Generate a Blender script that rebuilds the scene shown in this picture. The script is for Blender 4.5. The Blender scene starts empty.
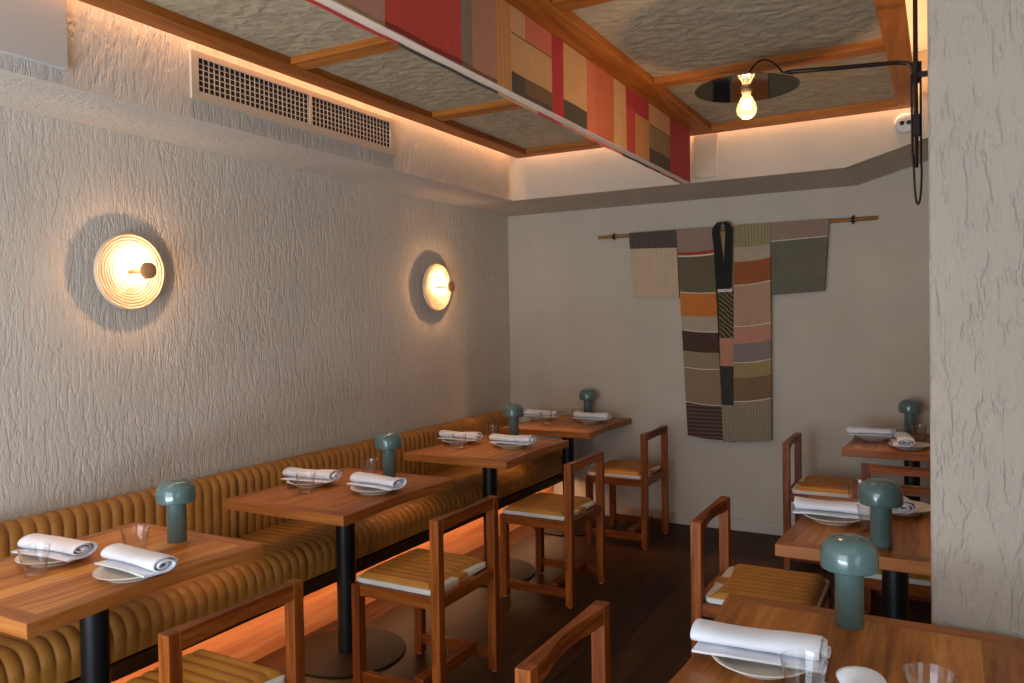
import bpy, bmesh, math, random
from mathutils import Vector, Matrix
random.seed(7)
PI = math.pi
scene = bpy.context.scene
col = scene.collection

# ------------------------------------------------------------------ helpers
class MB:
    """collects faces; build() links them as ONE mesh object"""
    def __init__(s):
        s.v = []; s.f = []; s.mi = []; s.mats = []
    def slot(s, m):
        if m is None: return 0
        if m not in s.mats: s.mats.append(m)
        return s.mats.index(m)
    def add(s, vs, fs, m=None):
        b = len(s.v); k = s.slot(m)
        s.v += [tuple(v) for v in vs]
        for f in fs:
            s.f.append([b+i for i in f]); s.mi.append(k)
        return s
    def box(s, x0, x1, y0, y1, z0, z1, m=None):
        vs = [(x0,y0,z0),(x1,y0,z0),(x1,y1,z0),(x0,y1,z0),(x0,y0,z1),(x1,y0,z1),(x1,y1,z1),(x0,y1,z1)]
        return s.add(vs, [(3,2,1,0),(4,5,6,7),(0,1,5,4),(1,2,6,5),(2,3,7,6),(3,0,4,7)], m)
    def lathe(s, prof, n=40, m=None, c=(0,0,0), close=False):
        """prof: list of (r, z); around z axis"""
        vs = []; fs = []
        for (r, z) in prof:
            for i in range(n):
                a = 2*PI*i/n
                vs.append((c[0]+r*math.cos(a), c[1]+r*math.sin(a), c[2]+z))
        P = len(prof)
        for j in range(P-1 if not close else P):
            j2 = (j+1) % P
            for i in range(n):
                i2 = (i+1) % n
                fs.append((j*n+i, j*n+i2, j2*n+i2, j2*n+i))
        return s.add(vs, fs, m)
    def prism(s, pts, z0, z1, m=None):
        n = len(pts)
        vs = [(x,y,z0) for x,y in pts]+[(x,y,z1) for x,y in pts]
        fs = [tuple(range(n-1,-1,-1)), tuple(range(n,2*n))]+[(i,(i+1)%n,n+(i+1)%n,n+i) for i in range(n)]
        return s.add(vs, fs, m)
    def grid(s, fn, nu, nv, m=None, closed_u=False):
        vs = [fn(i/nu, j/nv) for j in range(nv+1) for i in range(nu+1)]
        fs = [(j*(nu+1)+i, j*(nu+1)+i+1, (j+1)*(nu+1)+i+1, (j+1)*(nu+1)+i) for j in range(nv) for i in range(nu)]
        return s.add(vs, fs, m)
    def tube(s, pts, r, n=10, m=None):
        pts = [Vector(p) for p in pts]; vs = []; fs = []
        t0 = (pts[1]-pts[0]).normalized()
        up = Vector((0,0,1)) if abs(t0.z) < .9 else Vector((1,0,0))
        u = t0.cross(up).normalized()
        for k, p in enumerate(pts):
            t = (pts[min(k+1,len(pts)-1)]-pts[max(k-1,0)]).normalized()
            u = (u-t*u.dot(t)).normalized(); w = t.cross(u)
            for i in range(n):
                a = 2*PI*i/n
                vs.append(tuple(p+(u*math.cos(a)+w*math.sin(a))*r))
        for k in range(len(pts)-1):
            for i in range(n):
                fs.append((k*n+i, k*n+(i+1)%n, (k+1)*n+(i+1)%n, (k+1)*n+i))
        fs.append(tuple(range(n-1,-1,-1))); fs.append(tuple((len(pts)-1)*n+i for i in range(n)))
        return s.add(vs, fs, m)
    def build(s, name, mat, parent=None, bevel=0, smooth=False, seg=2):
        me = bpy.data.meshes.new(name)
        me.from_pydata(s.v, [], s.f)
        if mat is not None and not s.mats: s.mats = [mat]
        for m in s.mats: me.materials.append(m)
        if len(s.mats) > 1:
            for p, k in zip(me.polygons, s.mi): p.material_index = k
        bm = bmesh.new(); bm.from_mesh(me)
        bmesh.ops.remove_doubles(bm, verts=bm.verts, dist=1e-6)
        bmesh.ops.recalc_face_normals(bm, faces=bm.faces)
        bm.to_mesh(me); bm.free()
        if smooth:
            for p in me.polygons: p.use_smooth = True
            try: me.set_sharp_from_angle(angle=math.radians(38))
            except Exception: pass
        o = bpy.data.objects.new(name, me); col.objects.link(o)
        if parent: o.parent = parent
        if bevel:
            b = o.modifiers.new('bevel', 'BEVEL'); b.width = bevel; b.segments = seg
            b.limit_method = 'ANGLE'; b.angle_limit = math.radians(50)
        return o

def empty(name, loc=(0,0,0), rz=0):
    o = bpy.data.objects.new(name, None); col.objects.link(o)
    o.location = loc; o.rotation_euler = (0,0,rz); o.empty_display_size = .1
    return o
def tag(o, label=None, cat=None, group=None, kind=None):
    if label: o['label'] = label
    if cat: o['category'] = cat
    if group: o['group'] = group
    if kind: o['kind'] = kind
    return o
def structure(o): o['kind'] = 'structure'; return o
def copy_tree(o, parent=None):
    c = o.copy(); col.objects.link(c); c.parent = parent
    for ch in list(o.children): copy_tree(ch, c)
    return c

# ------------------------------------------------------------------ materials
def srgb(r, g, b):
    f = lambda c: (c/255/12.92) if c/255 <= .04045 else ((c/255+.055)/1.055)**2.4
    return (f(r), f(g), f(b), 1)
class NT:
    def __init__(s, name):
        s.m = bpy.data.materials.new(name); s.m.use_nodes = True
        s.t = s.m.node_tree; s.n = s.t.nodes; s.l = s.t.links
        s.b = s.n['Principled BSDF']; s.co = s.n.new('ShaderNodeTexCoord')
    def node(s, typ, **kw):
        n = s.n.new(typ)
        for k, v in kw.items():
            if k in n.inputs: n.inputs[k].default_value = v
            else: setattr(n, k, v)
        return n
    def map(s, scale=(1,1,1), rot=(0,0,0), src='Object', loc=(0,0,0)):
        m = s.n.new('ShaderNodeMapping'); m.inputs['Scale'].default_value = scale
        m.inputs['Rotation'].default_value = rot; m.inputs['Location'].default_value = loc
        s.l.new(s.co.outputs[src], m.inputs[0]); return m.outputs[0]
    def noise(s, vec, scale=5, detail=4, rough=.55, dist=0):
        n = s.node('ShaderNodeTexNoise', Scale=scale, Detail=detail, Roughness=rough, Distortion=dist)
        s.l.new(vec, n.inputs['Vector']); return n.outputs['Fac']
    def ramp(s, fac, stops):
        r = s.n.new('ShaderNodeValToRGB'); e = r.color_ramp.elements
        while len(e) < len(stops): e.new(.5)
        for k, (p, c) in enumerate(stops): e[k].position = p; e[k].color = c if len(c) == 4 else tuple(c)+(1,)
        s.l.new(fac, r.inputs[0]); return r.outputs[0]
    def math(s, op, a, b=None, c=None):
        n = s.n.new('ShaderNodeMath'); n.operation = op
        for i, x in enumerate((a, b, c)):
            if x is None: continue
            if isinstance(x, (int, float)): n.inputs[i].default_value = x
            else: s.l.new(x, n.inputs[i])
        return n.outputs[0]
    def mix(s, fac, a, b, blend='MIX'):
        n = s.n.new('ShaderNodeMix'); n.data_type = 'RGBA'; n.blend_type = blend
        for i, x in ((0, fac), (6, a), (7, b)):
            if isinstance(x, (int, float)): n.inputs[i].default_value = x
            elif isinstance(x, tuple): n.inputs[i].default_value = x
            else: s.l.new(x, n.inputs[i])
        return n.outputs[2]
    def bump(s, h, strength=.5, dist=.01, prev=None):
        n = s.node('ShaderNodeBump', Strength=strength, Distance=dist)
        s.l.new(h, n.inputs['Height'])
        if prev is not None: s.l.new(prev, n.inputs['Normal'])
        return n.outputs[0]
    def sep(s, vec):
        n = s.n.new('ShaderNodeSeparateXYZ'); s.l.new(vec, n.inputs[0]); return n.outputs
    def comb(s, x, y, z):
        n = s.n.new('ShaderNodeCombineXYZ')
        for i, q in enumerate((x, y, z)):
            if isinstance(q, (int, float)): n.inputs[i].default_value = q
            else: s.l.new(q, n.inputs[i])
        return n.outputs[0]
    def out(s, color=None, rough=None, normal=None, **kw):
        B = s.b
        for key, x in (('Base Color', color), ('Roughness', rough), ('Normal', normal)):
            if x is None: continue
            if isinstance(x, (int, float, tuple)): B.inputs[key].default_value = x
            else: s.l.new(x, B.inputs[key])
        for k, v in kw.items(): B.inputs[k.replace('_', ' ')].default_value = v
        return s.m

def plaster(name, base, groove=1.0, stretch=4.0, fine=1.0, var=.05, cracks=1.0):
    """trowelled plaster with short vertical drag marks"""
    t = NT(name)
    n0 = t.noise(t.map((1, 1, 1/1.8)), 85*fine, 3, .6, .1)
    n1 = t.noise(t.map((1, 1, 1.5/stretch)), 62*fine, 3, .6, .12)
    n2 = t.noise(t.map((1, 1, 1/(stretch*.9)), loc=(3.1, 1.7, .4)), 44*fine, 3, .6, .2)
    patch = t.noise(t.map((1, 1, .6)), 5, 2)
    pit = t.ramp(n2, [(.50, (1,1,1)), (.60, (.1,.1,.1)), (.64, (0,0,0))])
    ridge = t.ramp(n1, [(.38, (0,0,0)), (.56, (1,1,1))])
    h = t.math('ADD', t.math('MULTIPLY', ridge, .28), t.math('ADD', t.math('MULTIPLY', n0, .35), t.math('MULTIPLY', pit, .85*cracks)))
    h = t.math('MULTIPLY', h, t.math('ADD', t.math('MULTIPLY', patch, 1.0), .35))
    nm = t.bump(h, .5*groove, .008*groove)
    n3 = t.noise(t.map((1,1,1)), 3, 4)
    d = tuple(c*(1-var) for c in base[:3])+(1,); u = tuple(min(1, c*(1+var)) for c in base[:3])+(1,)
    c = t.ramp(n3, [(.3, d), (.7, u)])
    return t.out(c, .9, nm, Specular_IOR_Level=.15)

WALL = srgb(208, 200, 188)
M = {}
M['wall'] = plaster('groove_plaster', WALL, 0.85, 4.0, .95)
M['pillar'] = plaster('pillar_plaster', srgb(172, 158, 144), 1.15, 4.0, .66, cracks=1.3)
M['backwall'] = plaster('fine_plaster', srgb(196, 186, 170), .3, 4, 1.3, cracks=.3)
M['soffit'] = plaster('soffit_plaster', srgb(222, 216, 206), .5, 1.0, 1.3, cracks=.4)
M['white_paint'] = NT('white_paint').out(srgb(205, 202, 196), .5)
M['vent_paint'] = NT('vent_paint').out(srgb(205, 190, 168), .5)

def wood(name, dark, mid, light, axis='y', plank=0.0, rough=.42, scale=1.0, bump=.15, coat=0.0, spec=.16):
    """long grain along the given local axis"""
    t = NT(name)
    st = {'x': (.07, 1, 1), 'y': (1, .07, 1), 'z': (1, 1, .07)}[axis]
    v = t.map(tuple(a*scale for a in st))
    g1 = t.noise(v, 22, 6, .6, .9)
    g2 = t.noise(v, 90, 4, .6, .2)
    oi = t.n.new('ShaderNodeObjectInfo').outputs['Random']
    rnd = t.math('MULTIPLY', oi, .18)
    f = t.math('ADD', t.math('MULTIPLY', g1, .75), t.math('MULTIPLY', g2, .25))
    if plank:
        s = t.sep(t.co.outputs['Object'])[0 if axis == 'y' else 1]
        fl = t.math('FLOOR', t.math('DIVIDE', s, plank))
        wn = t.n.new('ShaderNodeTexWhiteNoise'); wn.noise_dimensions = '2D'
        t.l.new(t.comb(fl, oi, 0), wn.inputs['Vector'])
        f = t.math('ADD', f, t.math('MULTIPLY', t.math('SUBTRACT', wn.outputs['Value'], .5), .22))
    f = t.math('ADD', f, t.math('SUBTRACT', rnd, .09))
    c = t.ramp(f, [(.25, dark), (.5, mid), (.75, light)])
    nm = t.bump(g2, bump, .002)
    return t.out(c, rough, nm, Coat_Weight=coat, Coat_Roughness=.25, Specular_IOR_Level=spec)
TD, TM, TL = srgb(120, 66, 22), srgb(182, 114, 48), srgb(220, 156, 84)
M['table_wood'] = wood('table_wood', TD, TM, TL, 'y', .085, .36, 1, .1, .08)
M['table_edge_y'] = wood('table_edge_lengthwise', TD, srgb(160,94,40), srgb(192,126,66), 'y', 0, .4, 1, .1, .2)
M['table_edge_x'] = wood('table_edge_crosswise', TD, srgb(166,98,44), srgb(198,130,70), 'x', 0, .4, 1, .1, .2)
CD, CM, CL = srgb(66, 26, 8), srgb(122, 58, 18), srgb(176, 98, 38)
for ax in 'xyz': M['chair_'+ax] = wood('chair_wood_'+ax, CD, CM, CL, ax, 0, .36, 1.2, .12, .05)
BD, BM_, BL = srgb(122, 64, 24), srgb(176, 104, 42), srgb(208, 138, 66)
M['beam_y'] = wood('ceiling_wood_lengthwise', BD, BM_, BL, 'y', 0, .5, .8, .12)
M['beam_x'] = wood('ceiling_wood_crosswise', BD, BM_, BL, 'x', 0, .5, .8, .12)
M['plinth'] = wood('plinth_wood', srgb(112,60,34), srgb(170,104,64), srgb(204,142,98), 'y', 0, .5, .5, .1)
M['pole'] = wood('bamboo', srgb(120,78,38), srgb(165,115,62), srgb(190,140,85), 'x', 0, .5, 1, .1)

def leather(name, a, b):
    t = NT(name); n = t.noise(t.map((1,1,1)), 9, 4); f = t.noise(t.map((1,1,1)), 260, 3)
    return t.out(t.ramp(n, [(.3, a), (.7, b)]), .47, t.bump(f, .12, .001), Specular_IOR_Level=.5)
M['leather'] = leather('ochre_leather', srgb(164, 106, 40), srgb(184, 124, 54))
M['seat_leather'] = leather('ochre_seat_leather', srgb(176, 116, 42), srgb(192, 130, 54))
M['felt'] = NT('white_felt').out(srgb(222, 218, 208), .85)
M['glide'] = NT('pale_glide').out(srgb(190, 180, 170), .5)
M['black_metal'] = NT('black_metal').out(srgb(26, 26, 26), .35, Metallic=.3)
t = NT('dark_steel_base'); M['base_metal'] = t.out(srgb(42,29,20), .6, Specular_IOR_Level=.08)
M['fixture_black'] = NT('dark_bronze').out(srgb(44, 36, 30), .4, Metallic=.5)
t = NT('green_lacquer'); M['green'] = t.out(t.ramp(t.noise(t.map(), 5), [(.3, srgb(80,106,104)), (.7, srgb(88,116,113))]), .22, Coat_Weight=.6, Coat_Roughness=.08)
M['green_dark'] = NT('green_seam').out(srgb(160, 140, 110), .35)
t = NT('stoneware'); M['plate'] = t.out(t.ramp(t.noise(t.map(), 40), [(.3, srgb(222,214,200)), (.7, srgb(232,226,214))]), .35)
t = NT('white_cotton'); w1 = t.noise(t.map(), 600, 2)
M['napkin'] = t.out(srgb(232, 233, 240), .9, t.bump(w1, .15, .001), Sheen_Weight=.2)
t = NT('clear_glass')
lwn = t.node('ShaderNodeLayerWeight', Blend=.5); lw_ = t.math('ADD', t.math('MULTIPLY', t.math('POWER', lwn.outputs['Facing'], 2.5), .75), .05); tr = t.n.new('ShaderNodeBsdfTransparent'); tr.inputs[0].default_value = (.985, .985, .985, 1)
gl = t.n.new('ShaderNodeBsdfGlossy'); gl.inputs['Roughness'].default_value = .04
mx = t.n.new('ShaderNodeMixShader'); t.l.new(lw_, mx.inputs[0]); t.l.new(tr.outputs[0], mx.inputs[1]); t.l.new(gl.outputs[0], mx.inputs[2])
t.l.new(mx.outputs[0], t.n['Material Output'].inputs[0]); M['glass'] = t.m
M['mirror'] = NT('mirror_disc').out(srgb(176, 166, 150), .05, Metallic=1.0)
M['cavity_shade'] = NT('vent_cavity_shade').out(srgb(60, 42, 26), .9)
M['kick'] = wood('dark_fascia', srgb(40,22,12), srgb(62,36,20), srgb(84,50,28), 'y', 0, .5, .6, .1)
# floor: dark stained boards
t = NT('dark_floor_boards')
v = t.map((1, .08, 1)); g = t.noise(v, 30, 5, .6, .5)
s = t.sep(t.co.outputs['Object'])
fl = t.math('FLOOR', t.math('DIVIDE', s[0], .14))
wn = t.n.new('ShaderNodeTexWhiteNoise'); wn.noise_dimensions = '1D'; t.l.new(fl, wn.inputs['W'])
f = t.math('ADD', g, t.math('MULTIPLY', t.math('SUBTRACT', wn.outputs['Value'], .5), .25))
seam = t.math('GREATER_THAN', t.math('ABSOLUTE', t.math('SUBTRACT', t.math('FRACT', t.math('DIVIDE', s[0], .14)), .5)), .49)
c = t.ramp(f, [(.25, srgb(40,23,13)), (.5, srgb(58,35,20)), (.8, srgb(82,50,28))])
c = t.mix(seam, c, srgb(24, 15, 10))
M['floor'] = t.out(c, t.ramp(g, [(.3, (.42,.42,.42)), (.7, (.55,.55,.55))]), t.bump(g, .2, .003), Specular_IOR_Level=.12)
# woven/crumpled fibre ceiling panels
t = NT('woven_fibre')
warp = t.noise(t.map((1,1,1)), 9, 2)
def cells(scale, sx, sy):
    vo = t.node('ShaderNodeTexVoronoi', Scale=scale); vo.feature = 'SMOOTH_F1'; vo.inputs['Smoothness'].default_value = .25
    a = t.n.new('ShaderNodeVectorMath'); a.operation = 'ADD'
    t.l.new(t.map((sx, sy, 1)), a.inputs[0]); t.l.new(t.comb(t.math('MULTIPLY', warp, .12), t.math('MULTIPLY', warp, .2), 0), a.inputs[1])
    t.l.new(a.outputs[0], vo.inputs['Vector']); return vo.outputs['Distance']
v1 = cells(26, .62, 1.0); n2 = t.noise(t.map((.5, 1.6, 1)), 34, 2)
h = t.math('ADD', t.math('MULTIPLY', v1, .9), t.math('MULTIPLY', n2, .16))
c = t.ramp(t.math('ADD', t.math('MULTIPLY', n2, .7), t.math('MULTIPLY', v1, .3)), [(.25, srgb(158,142,114)), (.65, srgb(194,178,148))])
M['woven'] = t.out(c, .8, t.bump(h, .45, .011))

def cloth(name, a, b=None, stripe=0, axis='z', duty=.5, weave=.06, zig=0, diag=0):
    """woven cotton; optional thread stripes across axis ('x','y','z' = coordinate that changes colour)"""
    t = NT(name)
    th = t.noise(t.map((1,1,1)), 14, 4); wv = t.noise(t.map((60, 60, 3)), 3, 2); wv2 = t.noise(t.map((4, 4, 160)), 3, 2)
    ws = t.math('MULTIPLY', t.math('ADD', wv, wv2), .5)
    a2 = tuple(x*(1-weave*3) for x in a[:3])+(1,); a3 = tuple(min(1, x*(1+weave*2)) for x in a[:3])+(1,)
    c = t.ramp(t.math('ADD', t.math('MULTIPLY', th, .4), t.math('MULTIPLY', ws, .6)), [(.3, a2), (.7, a3)])
    if b is not None:
        s = t.sep(t.co.outputs['Object'])
        q = {'x': s[0], 'y': s[1], 'z': s[2]}[axis]
        if zig: q = t.math('ADD', q, t.math('MULTIPLY', t.math('PINGPONG', s[0] if axis == 'z' else s[2], zig), 1.0))
        if diag: q = t.math('ADD', q, t.math('MULTIPLY', t.math('ADD', s[0], t.math('MULTIPLY', th, .05)), diag))
        fr = t.math('FRACT', t.math('DIVIDE', q, stripe))
        msk = t.math('LESS_THAN', fr, duty)
        c = t.mix(msk, c, b)
    return t.out(c, .9, t.bump(ws, .3, .001), Sheen_Weight=.1)
K = {
 'charcoal': cloth('charcoal_stripe_cloth', srgb(92,84,74), srgb(66,60,54), .018, 'x'),
 'cream': cloth('cream_cloth', srgb(200,174,146), srgb(188,162,134), .03, 'x', .15),
 'mauve': cloth('mauve_cloth', srgb(150,124,108)), 'rust': cloth('rust_cloth', srgb(150,84,42)),
 'brick': cloth('brick_cloth', srgb(160,64,40)), 'white': cloth('white_seam_cloth', srgb(214,204,188)),
 'olive': cloth('olive_stripe_cloth', srgb(112,100,74), srgb(92,80,58), .016, 'x'),
 'orange': cloth('orange_cloth', srgb(196,116,48)), 'sand': cloth('sand_cloth', srgb(172,156,132)),
 'umber': cloth('umber_cloth', srgb(76,52,40)), 'khaki': cloth('khaki_cloth', srgb(146,128,96)),
 'taupe': cloth('taupe_cloth', srgb(142,116,90)),
 'check': cloth('zigzag_cloth', srgb(64,40,34), srgb(120,94,80), .028, 'z', .3, zig=.014),
 'gold': cloth('yellow_green_stripe_cloth', srgb(150,142,100), srgb(124,116,82), .022, 'x', .3),
 'terracotta': cloth('terracotta_cloth', srgb(146,100,78)), 'pinkish': cloth('dusty_pink_cloth', srgb(176,140,112)),
 'salmon': cloth('salmon_cloth', srgb(186,130,104)), 'greymix': cloth('grey_mixed_cloth', srgb(130,118,108)),
 'ochre': cloth('ochre_cloth', srgb(156,132,86)), 'brown': cloth('brown_cloth', srgb(128,98,66)),
 'greige': cloth('greige_cloth', srgb(150,134,110), srgb(134,118,96), .02, 'x', .4),
 'slate': cloth('slate_green_cloth', srgb(106,102,84)), 'black': cloth('black_cloth', srgb(24,22,22)),
 'tiger': cloth('tiger_stripe_cloth', srgb(50,44,32), srgb(124,106,62), .034, 'z', .42, diag=.9),
 'darkgrey': cloth('dark_grey_cloth', srgb(56,50,48)),
 'v_red': cloth('valance_red_cloth', srgb(200,64,48)), 'v_crimson': cloth('valance_crimson_cloth', srgb(182,36,44)),
 'v_cream': cloth('valance_cream_cloth', srgb(208,164,114), srgb(202,156,106), .03, 'y', .2),
 'v_coral': cloth('valance_coral_cloth', srgb(208,112,84)), 'v_orange': cloth('valance_orange_cloth', srgb(196,104,64)),
 'v_black': cloth('valance_charcoal_cloth', srgb(78,68,54)), 'v_grey': cloth('valance_grey_cloth', srgb(134,124,104)),
 'v_rose': cloth('valance_rose_cloth', srgb(186,132,108)), 'v_tan': cloth('valance_tan_cloth', srgb(200,138,78), srgb(204,150,82), .03, 'y', .35),
 'v_brown': cloth('valance_brown_cloth', srgb(120,86,54)), 'v_olive': cloth('valance_olive_cloth', srgb(150,124,80)),
 'v_pale': cloth('valance_pale_liner', srgb(250,218,194)), 'v_hemshade': cloth('valance_red_hem_shade', srgb(140,22,14)),
}

# ------------------------------------------------------------------ room shell
YF = -7.3
def sbox(name, args, m): return structure(MB().box(*args).build(name, m))
sbox('floor', (-.1, 5.0, YF-.1, .1, -.1, 0), M['floor'])
sbox('wall_left', (-.12, 0, YF, 0, 0, 3.0), M['wall'])
sbox('wall_back', (-.12, 3.72, 0, .12, 0, 3.0), M['backwall'])
mb = MB()
mb.box(-.12, 5.0, YF, .12, 3.0, 3.1)
structure(mb.build('ceiling', M['soffit']))
ZS = 2.395; XL = .454; YB = -.736
# soffit bulkheads round the coffer (structure)
structure(MB().box(0, XL, YF, YB, ZS, 3.0).build('trim_1', M['wall']))
structure(MB().box(0, 2.66, YB, 0, ZS, 3.0).build('trim_2', M['backwall']))
mb = MB()   # part of the back soffit that slopes up towards the right
vs = [(2.66,YB,ZS),(3.122,YB,2.528),(3.6,YB,2.528),(3.6,YB,3.0),(2.66,YB,3.0)]
n = 5
mb.add(vs+[(x,0,z) for x,y,z in vs], [(0,1,2,3,4),(9,8,7,6,5)]+[(i,(i+1)%n,n+(i+1)%n,n+i) for i in range(n)])
structure(mb.build('trim_3', M['backwall']))
structure(MB().box(3.122, 3.6, -3.1, YB, 2.528, 3.0).build('trim_4', M['wall']))
# right side wall behind the pillar, the pillar itself
structure(MB().box(3.6, 3.72, -3.1, 0, 0, 3.0).build('wall_right', M['backwall']))
structure(MB().box(3.122, 4.1, -3.43, -3.1, 0, 3.0).build('wall_pillar', M['pillar'], bevel=.012, seg=3))
# rest of the room behind the camera: side walls and windows that let the day in
mb = MB()
mb.box(4.1, 5.0, -3.43, -3.31, 0, 3.0)
structure(mb.build('wall_east', M['backwall']))
mb = MB()
mb.box(4.88, 5.0, -5.2, -3.43, 0, 3); mb.box(4.88, 5.0, YF, -7.1, 0, 3)
mb.box(4.88, 5.0, -7.1, -5.2, 0, .3); mb.box(4.88, 5.0, -7.1, -5.2, 2.3, 3)
structure(mb.build('wall_window_side', M['backwall']))
mb = MB()
mb.box(-.12, .2, YF-.12, YF, 0, 3); mb.box(3.4, 5.0, YF-.12, YF, 0, 3)
mb.box(.2, 3.4, YF-.12, YF, 0, .1); mb.box(.2, 3.4, YF-.12, YF, 2.3, 3)
structure(mb.build('wall_front', M['backwall']))
def window(name, horiz, a0, a1, z0, z1, c):
    mb = MB(); w = .05
    def bx(p0, p1, q0, q1):
        if horiz: mb.box(p0, p1, c-.03, c+.03, q0, q1)
        else: mb.box(c-.03, c+.03, p0, p1, q0, q1)
    bx(a0, a1, z0, z0+w); bx(a0, a1, z1-w, z1)
    for k in range(4):
        p = a0+(a1-a0-w)*k/3; bx(p, p+w, z0, z1)
    structure(mb.build(name, M['white_paint']))
window('window_1', False, -7.1, -5.2, .3, 2.3, 4.94)
window('window_2', True, .2, 3.4, .1, 2.3, YF-.06)
# baseboard on the back wall
structure(MB().box(.6, 3.6, -.014, 0, 0, .085).build('baseboard_back', M['backwall'], bevel=.003))

# ------------------------------------------------------------------ coffered wooden ceiling
ZC = 2.685
fr = empty('trim_5', (0, 0, ZC)); structure(fr)
def beam(x0, x1, y0, y1, z0=0, z1=.05, ax='y'):
    return MB().box(x0, x1, y0, y1, z0, z1).build('beam', M['beam_'+ax], fr, bevel=.003)
YN = -6.2
LX0, LX1, MX0, MX1, RX0, RX1 = .512, .632, 1.615, 1.915, 2.938, 3.034
beam(LX0, LX1, YN, -.766); beam(MX0, MX1, YN, -.766); beam(RX0, RX1, YN, -.766)
for (x0, x1) in ((LX1, MX0), (MX1, RX0)):
    beam(x0, x1, -.862, -.766, ax='x')
for yy in (-1.948, -3.038, -4.13, -5.22):
    beam(LX1, MX0, yy-.05, yy+.05, .006, .05, 'x')
for yy in (-1.899, -3.038, -4.13, -5.22):
    beam(MX1, RX0, yy-.05, yy+.05, .006, .05, 'x')

names = ['farthest', 'second', 'third', 'fourth', 'nearest']
lab = {('L',0): 'small grey-brown woven fibre ceiling panel in far left corner beside the patchwork valance',
       ('L',1): 'grey woven fibre ceiling panel left of the valance beside the air vent end',
       ('L',2): 'large pale grey woven ceiling panel above the start of the air vent',
       ('L',3): 'grey woven ceiling panel cut by top left edge of the photo',
       ('R',0): 'brown woven ceiling panel directly above the bare bulb and mirrored disc',
       ('R',1): 'large brown woven ceiling panel right of valance, second from the back wall',
       ('R',2): 'dark woven ceiling panel at the very top edge right of the valance'}
for side, x0, x1 in (('L', LX1, MX0), ('R', MX1, RX0)):
    ys = [-.862, -1.948 if side == 'L' else -1.899, -3.038, -4.13, -5.22, -6.2]
    for k in range(4 if side == 'L' else 3):
        ya, yb = ys[k+1]+.05, ys[k]-(.0 if k == 0 else .05)
        mb = MB()
        def fn(u, v, x0=x0, x1=x1, ya=ya, yb=yb, k=k):
            x = x0+.001+(x1-x0-.002)*u; y = ya+.001+(yb-ya-.002)*v
            edge = min(u, 1-u, v, 1-v)
            s_ = min(1, edge*12)
            z = ZC+.036+.002*s_*math.sin(x*37+math.sin(y*23)*1.7)*math.sin(y*61+math.cos(x*19))
            return (x, y, z)
        mb.grid(fn, 90, 90)
        mb.box(x0+.001, x1-.001, ya+.001, yb-.001, ZC+.048, ZC+.056)
        o = mb.build('ceiling_panel', M['woven'], smooth=True)
        tag(o, lab[(side, k)], 'ceiling panel', 'woven panels set in the timber ceiling')

# ------------------------------------------------------------------ patchwork valance under the middle beam
VX = 1.79; VL = 1.748
def vy(y): return -5.659+(y+5.659)*.938
def vz(z): return 1.55+(z-1.55)*.938
val = empty('fabric_valance', (1.76, -3.0, 2.37))
tag(val, 'long red, cream and charcoal patchwork fabric box hanging under the central ceiling beam', 'valance')
VB, VT = 2.374, 2.684; VE = -.888
# columns: (y0,y1,[(z0,z1,mat)...])
def V(y0, y1, rows): return (y0, y1, rows)
q = vy
cols = [
 V(q(-6.3), q(-5.2), [(0, 1, 'v_coral')]), V(q(-5.2), q(-4.6), [(0, 1, 'v_grey')]),
 V(q(-4.6), q(-3.785), [(0, .035, 'v_olive'), (.035, 1, 'v_rose')]),
 V(q(-3.785), q(-3.364), [(0, .05, 'v_hemshade'), (.05, 1, 'v_red')]),  # shadow along the lower hem painted as a darker red strip
 V(q(-3.364), q(-3.29), [(0, .05, 'v_brown'), (.05, 1, 'v_grey')]),
 V(q(-3.29), q(-3.115), [(0, .04, 'v_brown'), (.04, 1, 'v_rose')]),
 V(q(-3.115), q(-3.005), [(0, 1, 'v_tan')]),
 V(q(-3.005), q(-2.887), [(0, .05, 'v_black'), (.05, .24, 'v_black'), (.24, .68, 'v_cream'), (.68, .7, 'v_brown'), (.7, 1, 'v_cream')]),
 V(q(-2.887), q(-2.645), [(0, .05, 'v_black'), (.05, .24, 'v_brown'), (.24, .68, 'v_cream'), (.68, .7, 'v_brown'), (.7, 1, 'v_coral')]),
 V(q(-2.645), q(-2.528), [(0, 1, 'v_crimson')]),
 V(q(-2.528), q(-2.27), [(0, .25, 'v_black'), (.25, 1, 'v_cream')]),
 V(q(-2.27), q(-2.17), [(0, 1, 'v_coral')]), V(q(-2.17), q(-1.928), [(0, 1, 'v_orange')]),
 V(q(-1.928), q(-1.757), [(0, 1, 'v_cream')]),
 V(q(-1.757), q(-1.613), [(0, .70, 'v_red'), (.70, 1, 'v_crimson')]),
 V(q(-1.613), q(-1.39), [(0, .68, 'v_tan'), (.68, .98, 'v_crimson'), (.98, 1, 'v_crimson')]),
 V(q(-1.39), q(-1.0), [(0, .24, 'v_black'), (.24, .64, 'v_olive'), (.64, .66, 'v_brown'), (.66, 1, 'v_cream')]),
 V(q(-1.0), VE, [(0, 1, 'v_red')]),
]
cols[-1] = (q(-1.0), VE, [(0, 1, 'v_crimson')])
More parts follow.
